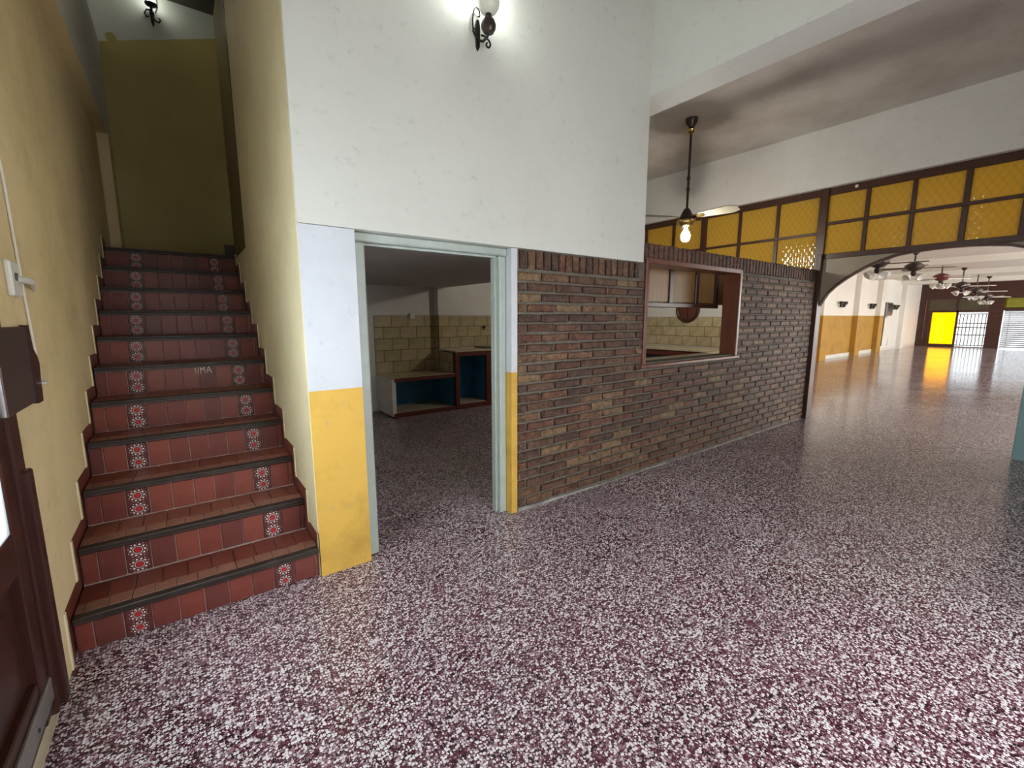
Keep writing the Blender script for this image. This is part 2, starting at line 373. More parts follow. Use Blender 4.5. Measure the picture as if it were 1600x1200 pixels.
struct('ceiling_stair', MB().box(.2, .72, 1.2, 4.0, ZTOP-.03, ZTOP), MT['shade_ceiling'], 'strip of ceiling over the right side of the stairs, shade put into its colour', 'ceiling')
struct('ceiling', MB().box(-1.75, 3.4, -4.65, 4.15, ZTOP, ZTOP+.15), MT['ceiling'], 'high ceiling over the entrance and stairs', 'ceiling')
# white wall plane over the door
struct('wall_center', MB().box(XA+.003, 3.283, -.014, .13, 1.925, ZTOP), MT['white_upper'], 'large white upper wall above the kitchen doorway', 'wall')
struct('wall_door_left', MB().box(XA+.004, .797, -.003, .14, 0, 1.922), MT['panel'], 'wall panel left of the doorway, white above and yellow below', 'wall')
struct('wall_door_right', MB().box(1.856, 1.908, 0, .16, 0, 1.922), MT['panel'], 'narrow wall strip right of the doorway, white above and yellow below', 'wall')
# door frame without a leaf
df = thing('door_1', 'sage green door frame of the open kitchen doorway', 'door frame', (1.33, .1, 0), kind='structure')
def dchild(name, mb, mat): 
    o = mb.build(name, mat, df); o.location = -df.location; return o
dchild('jamb', MB().bbox(.798, .868, .055, .14, 0, 1.872, .008).box(.868, .880, .10, .14, 0, 1.872), MT['sage'])
dchild('jamb', MB().bbox(1.80, 1.855, .06, .15, 0.0, 1.872, .008).box(1.785, 1.80, .105, .15, 0, 1.872), MT['sage'])
dchild('head', MB().bbox(.798, 1.855, .045, .15, 1.872, 1.922, .008).box(.868, 1.80, .10, .14, 1.860, 1.873), MT['sage'])
# beam + lower ceiling
struct('trim_2', MB().box(3.283, 3.584, -4.6, 4.25, 3.254, ZTOP), MT['white_upper'], 'deep white ceiling beam crossing from the wall end to the right', 'beam')
struct('ceiling_lower', MB().box(3.584, 7.32, -4.6, 4.25, 3.92, 4.05), MT['ceiling'], 'grey white stained ceiling above the brick wall and fan', 'ceiling')
struct('wall_right_upper', MB().box(7.08, 7.32, -4.6, 4.25, 3.165, 3.92), MT['white'], 'long white wall band above the amber glass partition', 'wall')
# front wall behind the camera with a street window
fw = MB().box(-.72, .75, -3.75, -3.6, 0, ZTOP).box(2.95, 7.3, -3.75, -3.6, 0, ZTOP).box(.75, 2.95, -3.75, -3.6, 0, .12).box(.75, 2.95, -3.75, -3.6, 2.3, ZTOP)
struct('wall_front', fw, MT['white'], 'white street wall with a wide window opening', 'wall')
# kitchen shell
struct('wall_kitchen_back', MB().box(.6, 7.1, 4.22, 4.36, 0, 3.92), MT['white'], 'white kitchen back wall above the tiles', 'wall')
struct('wall_kitchen_left', MB().box(.62, .70, .14, 4.22, 0, 1.94), MT['white'], 'white kitchen wall under the stairs', 'wall')
struct('ceiling_kitchen', MB().box(.62, 3.28, .13, 4.22, 1.945, ZTOP).box(3.28, 3.58, .13, 4.22, 1.945, 2.10), MT['kitchen_ceiling'], 'low grey kitchen ceiling seen through the doorway', 'ceiling')
struct('wall_kitchen_pier', MB().box(3.40, 3.78, 4.08, 4.22, .0, 1.945), MT['white'], 'pier standing proud of the kitchen back wall', 'wall')
struct('wall_kitchen_right', MB().box(7.10, 7.30, .0, 4.36, 0, 2.07), MT['white'], 'white kitchen end wall above the tiles behind the serving hatch', 'wall')

# ------------------------------------------------------------------ brick wall
WX0, WX1 = 1.908, 7.10
HX0, HX1, HZ0, HZ1 = 3.325, 5.04, 1.015, 1.972
bw = MB()
for a, b_, z0, z1 in ((WX0, HX0+.02, 0, 1.925), (HX0+.02, HX1-.02, 0, HZ0+.02), (HX1-.02, WX1, 0, 2.09), (3.283, HX1, HZ1-.02, 2.09), (3.283, HX0+.02, 1.925, 2.09)): bw.box(a, b_, .006, .15, z0, z1)
wall_brick = struct('wall_brick', bw, MT['mortar'], 'half height wall of glazed brown bricks with a serving hatch', 'wall')
def brick_verts(w, h, d, rnd):
    j = lambda s=.004: rnd.uniform(-s, s)
    b = .007
    o = [(-w/2+j(), -h/2+j(.004)), (w/2+j(), -h/2+j(.004)), (w/2+j(), h/2+j(.004)), (-w/2+j(), h/2+j(.004))]
    i = [(-w/2+b+j(), -h/2+b+j(.002)), (w/2-b+j(), -h/2+b+j(.002)), (w/2-b+j(), h/2-b+j(.002)), (-w/2+b+j(), h/2-b+j(.002))]
    m = [(j(.02), -h/2+b*.8+j(.002)), (j(.02), h/2-b*.8+j(.002))]
    v = [(x, .014, z) for x, z in o]+[(x, -d*.45, z) for x, z in o]+[(x, -d+j(.002), z) for x, z in i]+[(m[0][0], -d+j(.003), m[0][1]), (m[1][0], -d+j(.003), m[1][1])]
    f = [(4, 5, 1, 0), (5, 6, 2, 1), (6, 7, 3, 2), (7, 4, 0, 3), (4, 8, 12, 9, 5), (5, 9, 10, 6), (6, 10, 13, 11, 7), (7, 11, 8, 4), (8, 11, 13, 12), (12, 13, 10, 9)]
    return v, f
rnd = random.Random(3)
CP = .0728; BH = .0555; BP = .275; BL = .257
def brick_mesh(w, h, d, mi):
    v, f = brick_verts(w, h, d, rnd); b = MB(); b.add(v, f); return b.mesh('brick', MT['brick'][mi])
full = [brick_mesh(BL, BH, .012+rnd.uniform(0, .004), i % 6) for i in range(30)]
weights = [0]*4+[1]*4+[2]*3+[3]*3+[4]*2+[5]*3
by_mi = {i: [m for k, m in enumerate(full) if k % 6 == i] for i in range(6)}
rows = []
for n in range(-2, 24):
    zc = 1.764-n*CP-BH/2
    x0 = (2.124 if n % 2 == 0 else 1.988)-BP*3+.009
    for k in range(0, 26):
        a = x0+k*BP; b_ = a+BL
        xmin, xmax = (WX0+.004, WX1-.004) if n >= 0 else (HX1+.004, WX1-.004)
        segs = [(max(a, xmin), min(b_, xmax))]
        if zc+BH/2 > HZ0 and zc-BH/2 < HZ1:
            q = []
            for s0, s1 in segs:
                if s1 > HX0 and s0 < HX1:
                    if s0 < HX0: q.append((s0, HX0-.003))
                    if s1 > HX1: q.append((HX1+.003, s1))
                else: q.append((s0, s1))
            segs = q
        for s0, s1 in segs:
            if s1-s0 > .03: rows.append((s0, s1, zc))
# broken bottom course
campos = Vector((0, -2.49, 1.45))
rows.sort(key=lambda r: (Vector(((r[0]+r[1])/2, 0, r[2]))-campos).length-(.0 if r[1]-r[0] > .2 else -.6))
stuff = MB()
for i, (s0, s1, zc) in enumerate(rows):
    mi = rnd.choice(weights)
    if i < 300:
        me = rnd.choice(by_mi[mi]) if s1-s0 > BL-.004 else brick_mesh(s1-s0, BH, .013, mi)
        link('brick', me, wall_brick, ((s0+s1)/2, .0+rnd.uniform(-.002, .003), zc))
    else:
        v, f = brick_verts(s1-s0, BH, .013+rnd.uniform(0, .004), rnd)
        stuff.add([(x+(s0+s1)/2, y, z+zc) for x, y, z in v], f, mi)
o = stuff.build('far_bricks', MT['brick'], wall_brick); o['kind'] = 'stuff'; o['label'] = 'small far bricks towards the arch end of the wall'
def rot_verts(v): return [(z, y, x) for x, y, z in v]
def soldier(w, h, mi):
    v, f = brick_verts(h, w, .014, rnd); b = MB(); b.add(rot_verts(v), f); return b.mesh('coping_brick', MT['brick'][mi])
sol_l = [soldier(.0575, .125, [0, 1, 3, 5, 2][i % 5]) for i in range(10)]
sol_r = [soldier(.0575, .150, [1, 3, 5, 3, 0][i % 5]) for i in range(10)]
x = 1.955-.003
while x < 3.27:
    link('coping_brick', rnd.choice(sol_l), wall_brick, (x, 0, 1.852)); x += .0735
x = 3.323
while x < WX1-.02:
    link('coping_brick', rnd.choice(sol_r), wall_brick, (x, 0, 2.021)); x += .0735
MB().prism([(1.912, 0), (WX1, 0), (WX1, .006), (5.0, .014), (4.2, .004), (3.5, .012), (3.0, .004), (2.6, .012), (1.912, .03)], 'Y', -.008, .013).build('mortar_fillet', MT['fillet'], wall_brick)

# serving hatch frame and raised wooden hatch
hf = thing('window_1', 'reddish wooden frame of the serving hatch in the brick wall', 'window frame', ((HX0+HX1)/2, 0, HZ0), kind='structure')
def hch(name, mb, mat):
    o = mb.build(name, mat, hf); o.location = -hf.location; return o
hch('jamb', MB().bbox(HX0, HX0+.045, -.022, .168, HZ0, HZ1, .006), MT['frame_wood'])
hch('jamb', MB().bbox(HX1-.045, HX1, -.022, .168, HZ0, HZ1, .006), MT['frame_wood'])
hch('head', MB().bbox(HX0+.045, HX1-.045, -.022, .168, HZ1-.05, HZ1, .006), MT['frame_wood'])
hch('sill', MB().bbox(HX0-.02, HX1+.03, -.03, .168, HZ0-.025, HZ0+.008, .006), MT['frame_wood'])
hch('counter_ledge', MB().bbox(HX0+.02, 5.4, .155, .34, HZ0-.01, HZ0+.018, .006), MT['sill'])
ht = thing('hatch_cupboard', 'hanging wooden cupboard with three glossy doors behind the serving hatch', 'cupboard', (4.3, .36, 1.56))
def hc(name, mb, mat, par=ht):
    o = mb.build(name, mat, par); o.location = -ht.location if par is ht else (0, 0, 0); return o
hc('body', MB().box(3.42, 5.16, .375, .62, 1.60, 2.04), MT['dark_wood'])
hc('rail', MB().bbox(3.40, 5.20, .325, .375, 1.555, 1.605, .006), MT['dark_wood'])
for a, b_ in ((3.44, 3.80), (3.86, 4.22), (4.28, 4.72), (4.80, 5.14)):
    hc('door', MB().bbox(a, b_, .352, .378, 1.612, 2.03, .004), MT['hatch_panel'])
for a in (3.80, 4.22, 4.72, 5.14):
    hc('stile', MB().bbox(a, a+.065, .335, .377, 1.60, 2.04, .005), MT['dark_wood'])
hc('side_panel', MB().bbox(5.16, 5.9, .40, .43, 1.60, 2.04, .004), MT['hatch_panel'])

# ------------------------------------------------------------------ staircase
st = thing('staircase', 'red tiled staircase with black nosings and white flower tiles', 'staircase', (0, 0, 0))
body = MB()
prof = [(.034, 0)]
for k in range(1, NS+1):
    y = NY(k)+.014
    prof += [(y, NZ(k)-.012)] if k == 1 else [(y, NZ(k-1)-.012), (y, NZ(k)-.012)]
prof = [(NY(1)+.014, 0)]
for k in range(1, NS+1):
    prof.append((NY(k)+.014, NZ(k)-.012))
    if k < NS: prof.append((NY(k+1)+.014, NZ(k)-.012))
prof += [(3.995, NZ(NS)-.012), (3.995, 0)]
body.prism(prof, 'X', XL+.001, XA-.001)
body.build('masonry', MT['grout'], st)
def tile_box(w, h, d=.012, b=.003):
    return MB().bbox(-w/2, w/2, 0, d, -h/2, h/2, b)
TP = .1015
joints = [XL+.002]+[-.43+i*TP for i in range(10)]+[XA-.002]
def flower(mb, cx, cz, r):
    for i in range(10):
        a = 2*math.pi*i/10
        c, s = math.cos(a), math.sin(a); cp, sp = -s, c
        def P(u, w): return (cx+c*u+cp*w, -.0007, cz+s*u+sp*w)
        mb.add([P(r*.64, -r*.13), P(r*.76, -r*.12), P(r*.95, 0), P(r*.76, r*.12), P(r*.64, r*.13), P(r*.70, 0)], [(0, 1, 2, 3, 4, 5)], 0)
        a2 = a+math.pi/10; c, s = math.cos(a2), math.sin(a2); cp, sp = -s, c
        q = [P(r*1.02+r*.07*math.cos(t), r*.07*math.sin(t)) for t in (0, 1.57, 3.14, 4.71)]; mb.add(q, [(0, 1, 2, 3)], 0)
    for i in range(16):      # thin ring
        a, b = 2*math.pi*i/16, 2*math.pi*(i+1)/16
        mb.add([(cx+r*.47*math.cos(a), -.0006, cz+r*.47*math.sin(a)), (cx+r*.53*math.cos(a), -.0006, cz+r*.53*math.sin(a)), (cx+r*.53*math.cos(b), -.0006, cz+r*.53*math.sin(b)), (cx+r*.47*math.cos(b), -.0006, cz+r*.47*math.sin(b))], [(0, 1, 2, 3)], 0)
    mb.add([(cx+r*.36*math.cos(2*math.pi*i/14), -.0008, cz+r*.36*math.sin(2*math.pi*i/14)) for i in range(14)], [tuple(range(14))], 1)
cache = {}
def riser_tile(w, h, mi):
    key = (round(w, 4), round(h, 4), mi)
    if key not in cache: cache[key] = tile_box(w, h).mesh('riser_tile', MT['red_tile'][mi])
    return cache[key]
fcache = {}
for k in range(1, NS+1):
    zb = 0.002 if k == 1 else NZ(k-1)+.0005
    zt = NZ(k)-.0375; h = zt-zb
    for i in range(len(joints)-1):
        a, b_ = joints[i]+.0018, joints[i+1]-.0018; w = b_-a
        loc = ((a+b_)/2, NY(k)+.006+rnd.uniform(-.0008, .0008), (zb+zt)/2)
        if i in (2, 8):
            if ('bg', round(w, 4), round(h, 4)) not in fcache:
                fcache['bg', round(w, 4), round(h, 4)] = tile_box(w, h).mesh('flower_tile', MT['flower_bg'])
                fm = MB(); rr = min(.041, h*.245)
                flower(fm, 0, h*.255, rr); flower(fm, 0, -h*.255, rr)
                fcache['fl', round(w, 4), round(h, 4)] = fm.mesh('flower_pattern', [MT['petal'], MT['flower_red']])
            t = link('flower_tile', fcache['bg', round(w, 4), round(h, 4)], st, loc)
            link('flower_pattern', fcache['fl', round(w, 4), round(h, 4)], t)
        else:
            link('riser_tile', riser_tile(w, h, rnd.choice((0, 0, 1, 2, 3))), st, loc)
    # nosing: two thin black lips
    nb = MB().bbox(XL+.001, XA-.001, NY(k)-.012, NY(k)+.035, NZ(k)-.016, NZ(k)+.001, .004).bbox(XL+.001, XA-.001, NY(k)-.004, NY(k)+.02, NZ(k)-.034, NZ(k)-.014, .003)
    nb.build('nosing', MT['nosing'], st)
    # treads: narrow front row and wider back row
    if k < NS:
        fm_ = [tile_box(.080, .078, .012, .002), tile_box(.098, .158, .012, .002)]
        for row, (pitch, y0, dy, mats) in enumerate(((.083, NY(k)+.037, .080, MT['front_tile']), (TP, NY(k)+.120, .170, MT['tread_tile']))):
            x = XL+.002+(.03 if (k+row) % 2 else 0) - pitch
            while x < XA-.01:
                a, b_ = max(x, XL+.002), min(x+pitch-.0025, XA-.002)
                if b_-a > .012:
                    key = ('t', row, round(b_-a, 4), round(dy, 3), k % len(mats))
                    if key not in cache:
                        cache[key] = MB().bbox(-(b_-a)/2, (b_-a)/2, 0, dy, -.012, 0, .002).mesh('tread_tile', mats[k % len(mats)])
                    link('tread_tile', cache[key], st, ((a+b_)/2, y0, NZ(k)+rnd.uniform(-.0006, .0004)))
                x += pitch
    # red skirting pieces on both walls
    for sx, x0, x1 in ((0, XL-.016, XL-.004), (1, XA+.001, XA+.012)):
        z0 = 0 if k == 1 else NZ(k-1)
        sk = MB().prism([(max(NY(k)-.088, -.055 if sx == 0 else .002), z0), (max(NY(k)-.088, -.055 if sx == 0 else .002), NZ(k)+.084), (NY(k)+.206, NZ(k)+.084), (NY(k)+.206, NZ(k)), (NY(k)+.02, NZ(k)-.1), (NY(k)+.02, z0)], 'X', x0, x1)
        sk.build('skirting_tile', MT['tread_tile'][k % 2], st)
MB().bbox(XA-.075, XA+.01, 3.0, 3.03, NZ(NS), NZ(NS)+.11, .004).build('landing_skirting', MT['nosing'], st)
MB().box(XL+.002, XA-.002, 3.02, 4.0, NZ(NS)-.012, NZ(NS)).build('landing', MT['tread_tile'][0], st)
# scratched chalky letters 'IMA' on the sixth riser
sc = MB(); zc = (NZ(5)+NZ(6))/2+.035; yb = NY(6)+.0045
def stroke(x0, z0, x1, z1, w=.005):
    sc.tube([(x0, yb, z0), (x1, yb, z1)], w/2, 5)
for x0, z0, x1, z1 in ((.060, -.02, .056, .03), (.075, -.025, .077, .028), (.090, -.025, .088, .022), (.088, .022, .100, .0), (.100, .0, .112, .024), (.112, .024, .114, -.02), (.126, -.022, .139, .03), (.139, .03, .156, -.024), (.130, -.004, .150, -.004)):
    stroke(x0, zc+z0, x1, zc+z1)
o = sc.build('scratched_letters', MT['petal'], st); o['label'] = 'scratched chalk letters on a riser'

# ------------------------------------------------------------------ arch partition with amber glass
gp = thing('glazed_partition', 'dark wood partition with amber glass panes above a wide arch', 'partition', (XR, -.02, 0))
def gc(name, mb, mat, par=None):
    o = mb.build(name, mat, gp); o.location = -gp.location; return o
FX0, FX1 = XR-.02, XR+.04
gc('post', MB().bbox(7.10, 7.26, -.06, -.002, 0, 2.30, .005), MT['mullion'])
gc('post', MB().bbox(7.14, 7.24, -.06, .045, 2.09, 3.165, .005), MT['mullion'])
gc('post', MB().bbox(7.12, 7.26, -2.66, -2.56, 0, 3.165, .005), MT['mullion'])
gc('post', MB().bbox(7.14, 7.24, 1.675, 1.767, 2.07, 3.165, .005), MT['mullion'])
gc('rail', MB().bbox(FX0, FX1, -4.6, -.06, 3.07, 3.165, .004), MT['mullion'])
gc('rail', MB().bbox(FX0, FX1, .045, 4.22, 3.07, 3.165, .004), MT['mullion'])
gc('rail', MB().bbox(FX0, FX1, -2.56, -.06, 2.682, 2.722, .004), MT['mullion'])
gc('rail', MB().bbox(FX0, FX1, -2.56, -.06, 2.235, 2.304, .004), MT['mullion'])
gc('rail', MB().bbox(FX0, FX1, .045, 4.22, 2.570, 2.605, .004), MT['mullion'])
gc('rail', MB().bbox(FX0, FX1, .045, 4.22, 2.055, 2.10, .004), MT['mullion'])
ym = [(-.51, -.465), (-.959, -.916), (-1.419, -1.366), (-1.87, -1.82), (-2.30, -2.25)]
for a, b_ in ym: gc('mullion', MB().bbox(FX0+.004, FX1-.004, a, b_, 2.30, 3.075, .004), MT['mullion'])
yl = [(.552, .598), (1.104, 1.152), (2.271, 2.326), (2.85, 2.90), (3.45, 3.50)]
for a, b_ in yl: gc('mullion', MB().bbox(FX0+.004, FX1-.004, a, b_, 2.10, 3.075, .004), MT['mullion'])
er = [-.06]+[v for a, b_ in ym for v in (b_, a)]+[-2.56]
for i in range(0, len(er)-1, 2):
    for z0, z1 in ((2.722, 3.07), (2.304, 2.682)):
        gc('pane', MB().box(XR+.005, XR+.012, er[i+1], er[i], z0, z1), MT['amber'])
el = [.045, .552, .598, 1.104, 1.152, 1.675, 1.767, 2.271, 2.326, 2.85, 2.90, 3.45, 3.50, 4.22]
for i in range(0, len(el), 2):
    for z0, z1 in ((2.605, 3.07), (2.10, 2.57)):
        gc('pane', MB().box(XR+.005, XR+.012, el[i], el[i+1], z0, z1), MT['amber'])
arch = [(-.06, 1.60), (-.149, 1.771), (-.235, 1.865), (-.329, 1.943), (-.43, 2.015), (-.538, 2.08), (-.68, 2.145), (-.835, 2.198), (-.99, 2.22), (-1.144, 2.232), (-1.31, 2.236)]
full_arch = arch+[(-2.62-y, z) for y, z in reversed(arch[:-1])]
gc('arch_panel', MB().prism(full_arch+[(-2.56, 2.236), (-.06, 2.236)] if False else [(-.06, 2.24)]+full_arch+[(-2.56, 2.24)], 'X', XR-.004, XR+.03), MT['spandrel'])
tr = MB(); inner = full_arch
for (y0, z0), (y1, z1) in zip(inner[:-1], inner[1:]):
    tr.add([(XR-.018, y0, z0), (XR+.07, y0, z0), (XR+.07, y1, z1), (XR-.018, y1, z1), (XR-.018, y0, z0+.028), (XR+.07, y0, z0+.028), (XR+.07, y1, z1+.028), (XR-.018, y1, z1+.028)], [(0, 1, 2, 3), (4, 7, 6, 5), (0, 3, 7, 4), (1, 5, 6, 2), (0, 4, 5, 1), (3, 2, 6, 7)])
gc('arch_trim', tr, MT['mullion'])
struct('wall_right_lower', MB().box(7.12, 7.30, -4.6, -2.66, 0, 3.165), MT['white'], 'white wall right of the arch', 'wall')
gc('knob', MB().lathe([(.001, .0), (.018, .004), (.022, .02), (.018, .036), (.001, .04)], (7.15, -.36, 3.10)), MT['plastic'])

# ------------------------------------------------------------------ ceiling fan over the brick wall
def blade_mesh(l0, l1, w0, w1, t=.008, pitch=-20, n=6):
    mb = MB(); pts = []
    ang = R(pitch)
    for i in range(n+1):
        u = i/n; x = l0+(l1-l0)*u; w = (w0+(w1-w0)*min(1, u*1.6))
        if i == n: w *= .62
        pts.append((x, w/2))
    out = [(x, w) for x, w in pts]+[(x, -w) for x, w in reversed(pts)]
    v = [(x, y*math.cos(ang), y*math.sin(ang)+t/2) for x, y in out]+[(x, y*math.cos(ang), y*math.sin(ang)-t/2) for x, y in out]
    m = len(out)
    mb.add(v, [tuple(range(m)), tuple(range(2*m-1, m-1, -1))]+[(i, i+m, (i+1) % m+m, (i+1) % m) for i in range(m)])
    return mb
fan = thing('ceiling_fan', 'ceiling fan with cream blades, brass fittings and one lit bulb above the brick wall', 'ceiling fan', (5.385, .93, 2.64))
def fc(name, mb, mat, par=fan, sm=True): return mb.build(name, mat, par, sm)
z0 = 2.64
fc('canopy', MB().lathe([(.02, 3.80-z0), (.065, 3.86-z0), (.075, 3.92-z0)]), MT['bronze'])
fc('brass_cup', MB().lathe([(.02, 3.735-z0), (.05, 3.755-z0), (.06, 3.785-z0), (.035, 3.80-z0), (.02, 3.83-z0)]), MT['brass'])
fc('rod', MB().lathe([(.015, .18), (.015, 3.74-z0)], n=12).lathe([(.022, .55), (.024, .57), (.022, .59)], n=12).lathe([(.022, .42), (.024, .435), (.022, .45)], n=12), MT['bronze'])
fc('motor', MB().lathe([(.115, .05), (.105, .075), (.085, .10), (.05, .17), (.032, .20), (.018, .205)], n=24), MT['bronze'])
fc('brass_ring', MB().lathe([(.03, -.03), (.07, -.025), (.09, -.005), (.095, .01), (.12, .03), (.12, .052), (.06, .055)], n=24), MT['brass'])
bl = fc('bulb', MB().lathe([(.004, -.215), (.035, -.205), (.055, -.175), (.06, -.145), (.05, -.105), (.025, -.065), (.018, -.03)]), MT['bulb'])
for i in range(3):
    a = R(272+120*i)
    b_ = fc('blade', blade_mesh(.17, .66, .10, .155), MT['blade_cream'], sm=False); b_.location = (0, 0, .095); b_.rotation_euler = (0, 0, a)
    k_ = fc('blade_iron', blade_mesh(.08, .24, .05, .07, .01), MT['brass'], b_, False); k_.location = (0, 0, -.006)
pl = bpy.data.lights.new('fan_bulb_light', 'POINT'); pl.energy = 42; pl.shadow_soft_size = .05; pl.color = (1, .93, .80)
po = bpy.data.objects.new('fan_bulb_light', pl); COL.objects.link(po); po.location = (5.385, .93, 2.64-.27)

# ------------------------------------------------------------------ sconces
def scroll(cx, cy, cz, r, turns, start, sgn=1, n=26):
    pts = []
    for i in range(n+1):
        u = i/n; a = start+sgn*turns*2*math.pi*u; rr = r*(1-.8*u)
        pts.append((cx+rr*math.cos(a), cy, cz+rr*math.sin(a)))
    return pts
sc1 = thing('wall_sconce', 'wrought iron wall lamp with opal glass shade on the white upper wall', 'wall lamp', (1.59, -.014, 3.15))
def s1(name, mb, mat, par=sc1): return mb.build(name, mat, par, True)
s1('back_plate', MB().prism([(-.010, -.085), (0, -.105), (.010, -.085), (.014, .02), (.008, .06), (-.008, .06), (-.014, .02)], 'Y', -.016, 0.0), MT['iron'])
def smooth(pts, n=5):
    P = [Vector(p) for p in pts]; out = []
    for i in range(len(P)-1):
        p0, p1, p2, p3 = P[max(i-1, 0)], P[i], P[i+1], P[min(i+2, len(P)-1)]
        for k in range(n):
            t = k/n; out.append(.5*((2*p1)+(p2-p0)*t+(2*p0-5*p1+4*p2-p3)*t*t+(3*p1-p0-3*p2+p3)*t**3))
    return out+[P[-1]]
def sp_(pts, y): return smooth([((a-743)*.0038, y, (50-b)*.0038) for a, b in pts])
s1('scroll', MB().tube(sp_([(741.5, 31), (745, 29), (744, 22), (739, 19), (735, 23), (732, 36), (732, 48), (734, 57), (739, 62), (743, 61)], -.022), .0048), MT['iron'])
s1('scroll', MB().tube(sp_([(734, 57), (732, 54), (734, 50), (737, 52), (736, 55)], -.022), .0048), MT['iron'])
s1('scroll', MB().tube(sp_([(743, 60), (750, 60), (757.5, 64), (759.5, 69), (756, 73.5), (752, 71.5), (753.5, 67)], -.05), .0058), MT['iron'])
s1('arm', MB().tube([(0, -.015, -.05), (.005, -.06, -.075), (.005, -.105, -.07), (.004, -.12, -.05)], .008), MT['iron'])
s1('vase', MB().lathe([(.008, -.062), (.03, -.056), (.042, -.035), (.044, -.015), (.036, .008), (.022, .022), (.018, .04), (.02, .046)], (.004, -.12, 0)), MT['bronze'])
s1('shade', MB().lathe([(.022, .040), (.045, .052), (.060, .078), (.065, .105), (.060, .135), (.052, .155), (.050, .155), (.058, .135), (.062, .105), (.057, .08), (.043, .056), (.02, .044)], (.006, -.12, 0), 28), MT['opal'])
s1('bulb', MB().lathe([(.012, .05), (.022, .09), (.026, .125), (.018, .15), (.004, .16)], (.006, -.12, 0)), MT['tube_lamp'])
def point(name, loc, e, col, r=.03):
    d = bpy.data.lights.new(name, 'POINT'); d.energy = e; d.color = col; d.shadow_soft_size = r
    o = bpy.data.objects.new(name, d); COL.objects.link(o); o.location = loc; return o
point('sconce_light', (1.596, -.13, 3.36), 8, (.93, 1, .93), .04)
sc2 = thing('wall_sconce', 'small wrought iron wall lamp lit high at the head of the stairs', 'wall lamp', (.055, 4.0, 4.66))
def s2(name, mb, mat): return mb.build(name, mat, sc2, True)
s2('back_plate', MB().prism([(-.012, -.09), (.0, -.13), (.012, -.09), (.02, .02), (-.02, .02)], 'Y', -.02, 0), MT['iron'])
s2('scroll', MB().tube([(0, -.02, .03), (-.04, -.025, .02), (-.062, -.03, -.02), (-.05, -.03, -.055), (-.03, -.03, -.045)], .008), MT['iron'])
s2('scroll', MB().tube([(0, -.02, -.04), (.03, -.025, -.07), (.055, -.03, -.075), (.07, -.03, -.05), (.055, -.03, -.035)], .008), MT['iron'])
s2('arm', MB().tube([(0, -.02, .0), (0, -.06, .02), (.0, -.10, .035)], .012), MT['iron'])
s2('cup', MB().lathe([(.012, .02), (.05, .035), (.055, .05)], (0, -.1, 0)), MT['iron'])
s2('bulb', MB().lathe([(.015, .05), (.035, .08), (.042, .12), (.03, .16), (.005, .175)], (0, -.1, 0)), MT['tube_lamp'])
s2('cord', MB().tube([(.03, -.004, .02), (.055, -.006, .09), (.05, -.006, .20)], .004, 6), MT['black'])
point('stair_sconce_light', (.055, 3.88, 4.76), 2.2, (.88, 1, .78), .04)

# ------------------------------------------------------------------ kitchen
def tiles_on(parent_name, label, plane, at, u0, u1, z_top, rows_, tw, th, sgn, offs=(0, .5)):
    """tiles as parts of a tiled surface; plane 'Y' (u=X) or 'X' (u=Y); sgn = outward direction"""
    p = thing(parent_name, label, 'tiling', (0, 0, 0), kind='structure')
    back = MB()
    d0, d1 = sorted((at, at+sgn*.006))
    if plane == 'Y': back.box(u0, u1, d0, d1, z_top-rows_*th, z_top)
    else: back.box(d0, d1, u0, u1, z_top-rows_*th, z_top)
    back.build('grout', MT['kgrout'], p)
    cc = {}
    for r in range(rows_):
        u = u0-tw*offs[r % 2]
        while u < u1-.005:
            a, b_ = max(u, u0), min(u+tw, u1)
            if b_-a > .02:
                mi = rnd.randrange(3); key = (round(b_-a, 3), mi)
                if key not in cc:
                    w = b_-a-.008
                    cc[key] = (MB().bbox(-w/2, w/2, -.009, .0, -th/2+.004, th/2-.004, .002) if plane == 'Y' else MB().bbox(-.009, .0, -w/2, w/2, -th/2+.004, th/2-.004, .002)).mesh('tile', MT['ktile'][mi])
                loc = ((a+b_)/2, at+(0 if sgn < 0 else .009), z_top-(r+.5)*th) if plane == 'Y' else (at+(0 if sgn < 0 else .009), (a+b_)/2, z_top-(r+.5)*th)
                link('tile', cc[key], p, loc)
            u += tw
    return p
tiles_on('wall_tiles_back', 'beige kitchen wall tiles behind the low bench', 'Y', 4.22, 2.37, 3.40, 1.486, 5, .278, .1805, -1)
tiles_on('wall_tiles_pier', 'beige kitchen wall tiles on the pier face', 'Y', 4.08, 3.40, 3.78, 1.486, 3, .278, .1805, -1, (.3, .8))
tiles_on('wall_tiles_pier_side', 'beige tiles on the shaded side of the pier', 'X', 3.40, 4.08, 4.21, 1.486, 5, .278, .1805, -1)
tiles_on('wall_tiles_counter_side', 'beige tiles on the side of the tall kitchen counter', 'X', 3.40, 3.60, 4.07, .935-.03, 2, .278, .16, -1)
tiles_on('wall_tiles_counter', 'beige kitchen wall tiles above the tall counter', 'Y', 4.22, 3.78, 7.09, 1.486, 3, .278, .1805, -1, (.6, .1))
tiles_on('wall_tiles_hatch', 'beige kitchen wall tiles seen through the serving hatch', 'X', 7.10, .16, 4.2, 1.459, 3, .268, .166, -1, (.27, .77))
lb = thing('low_bench', 'low tiled kitchen bench with dark open shelf below', 'bench', (2.9, 3.85, 0))
def kc(root, name, mb, mat):
    o = mb.build(name, mat, root); o.location = -root.location; return o
kc(lb, 'end_panel', MB().bbox(2.36, 2.42, 3.56, 4.21, .02, .575, .004), MT['cab_white'])
kc(lb, 'front_edge', MB().bbox(2.40, 3.395, 3.545, 3.58, .525, .582, .004), MT['cab_wood'])
kc(lb, 'back_panel', MB().box(2.42, 3.395, 4.19, 4.21, .04, .555), MT['cab_blue'])
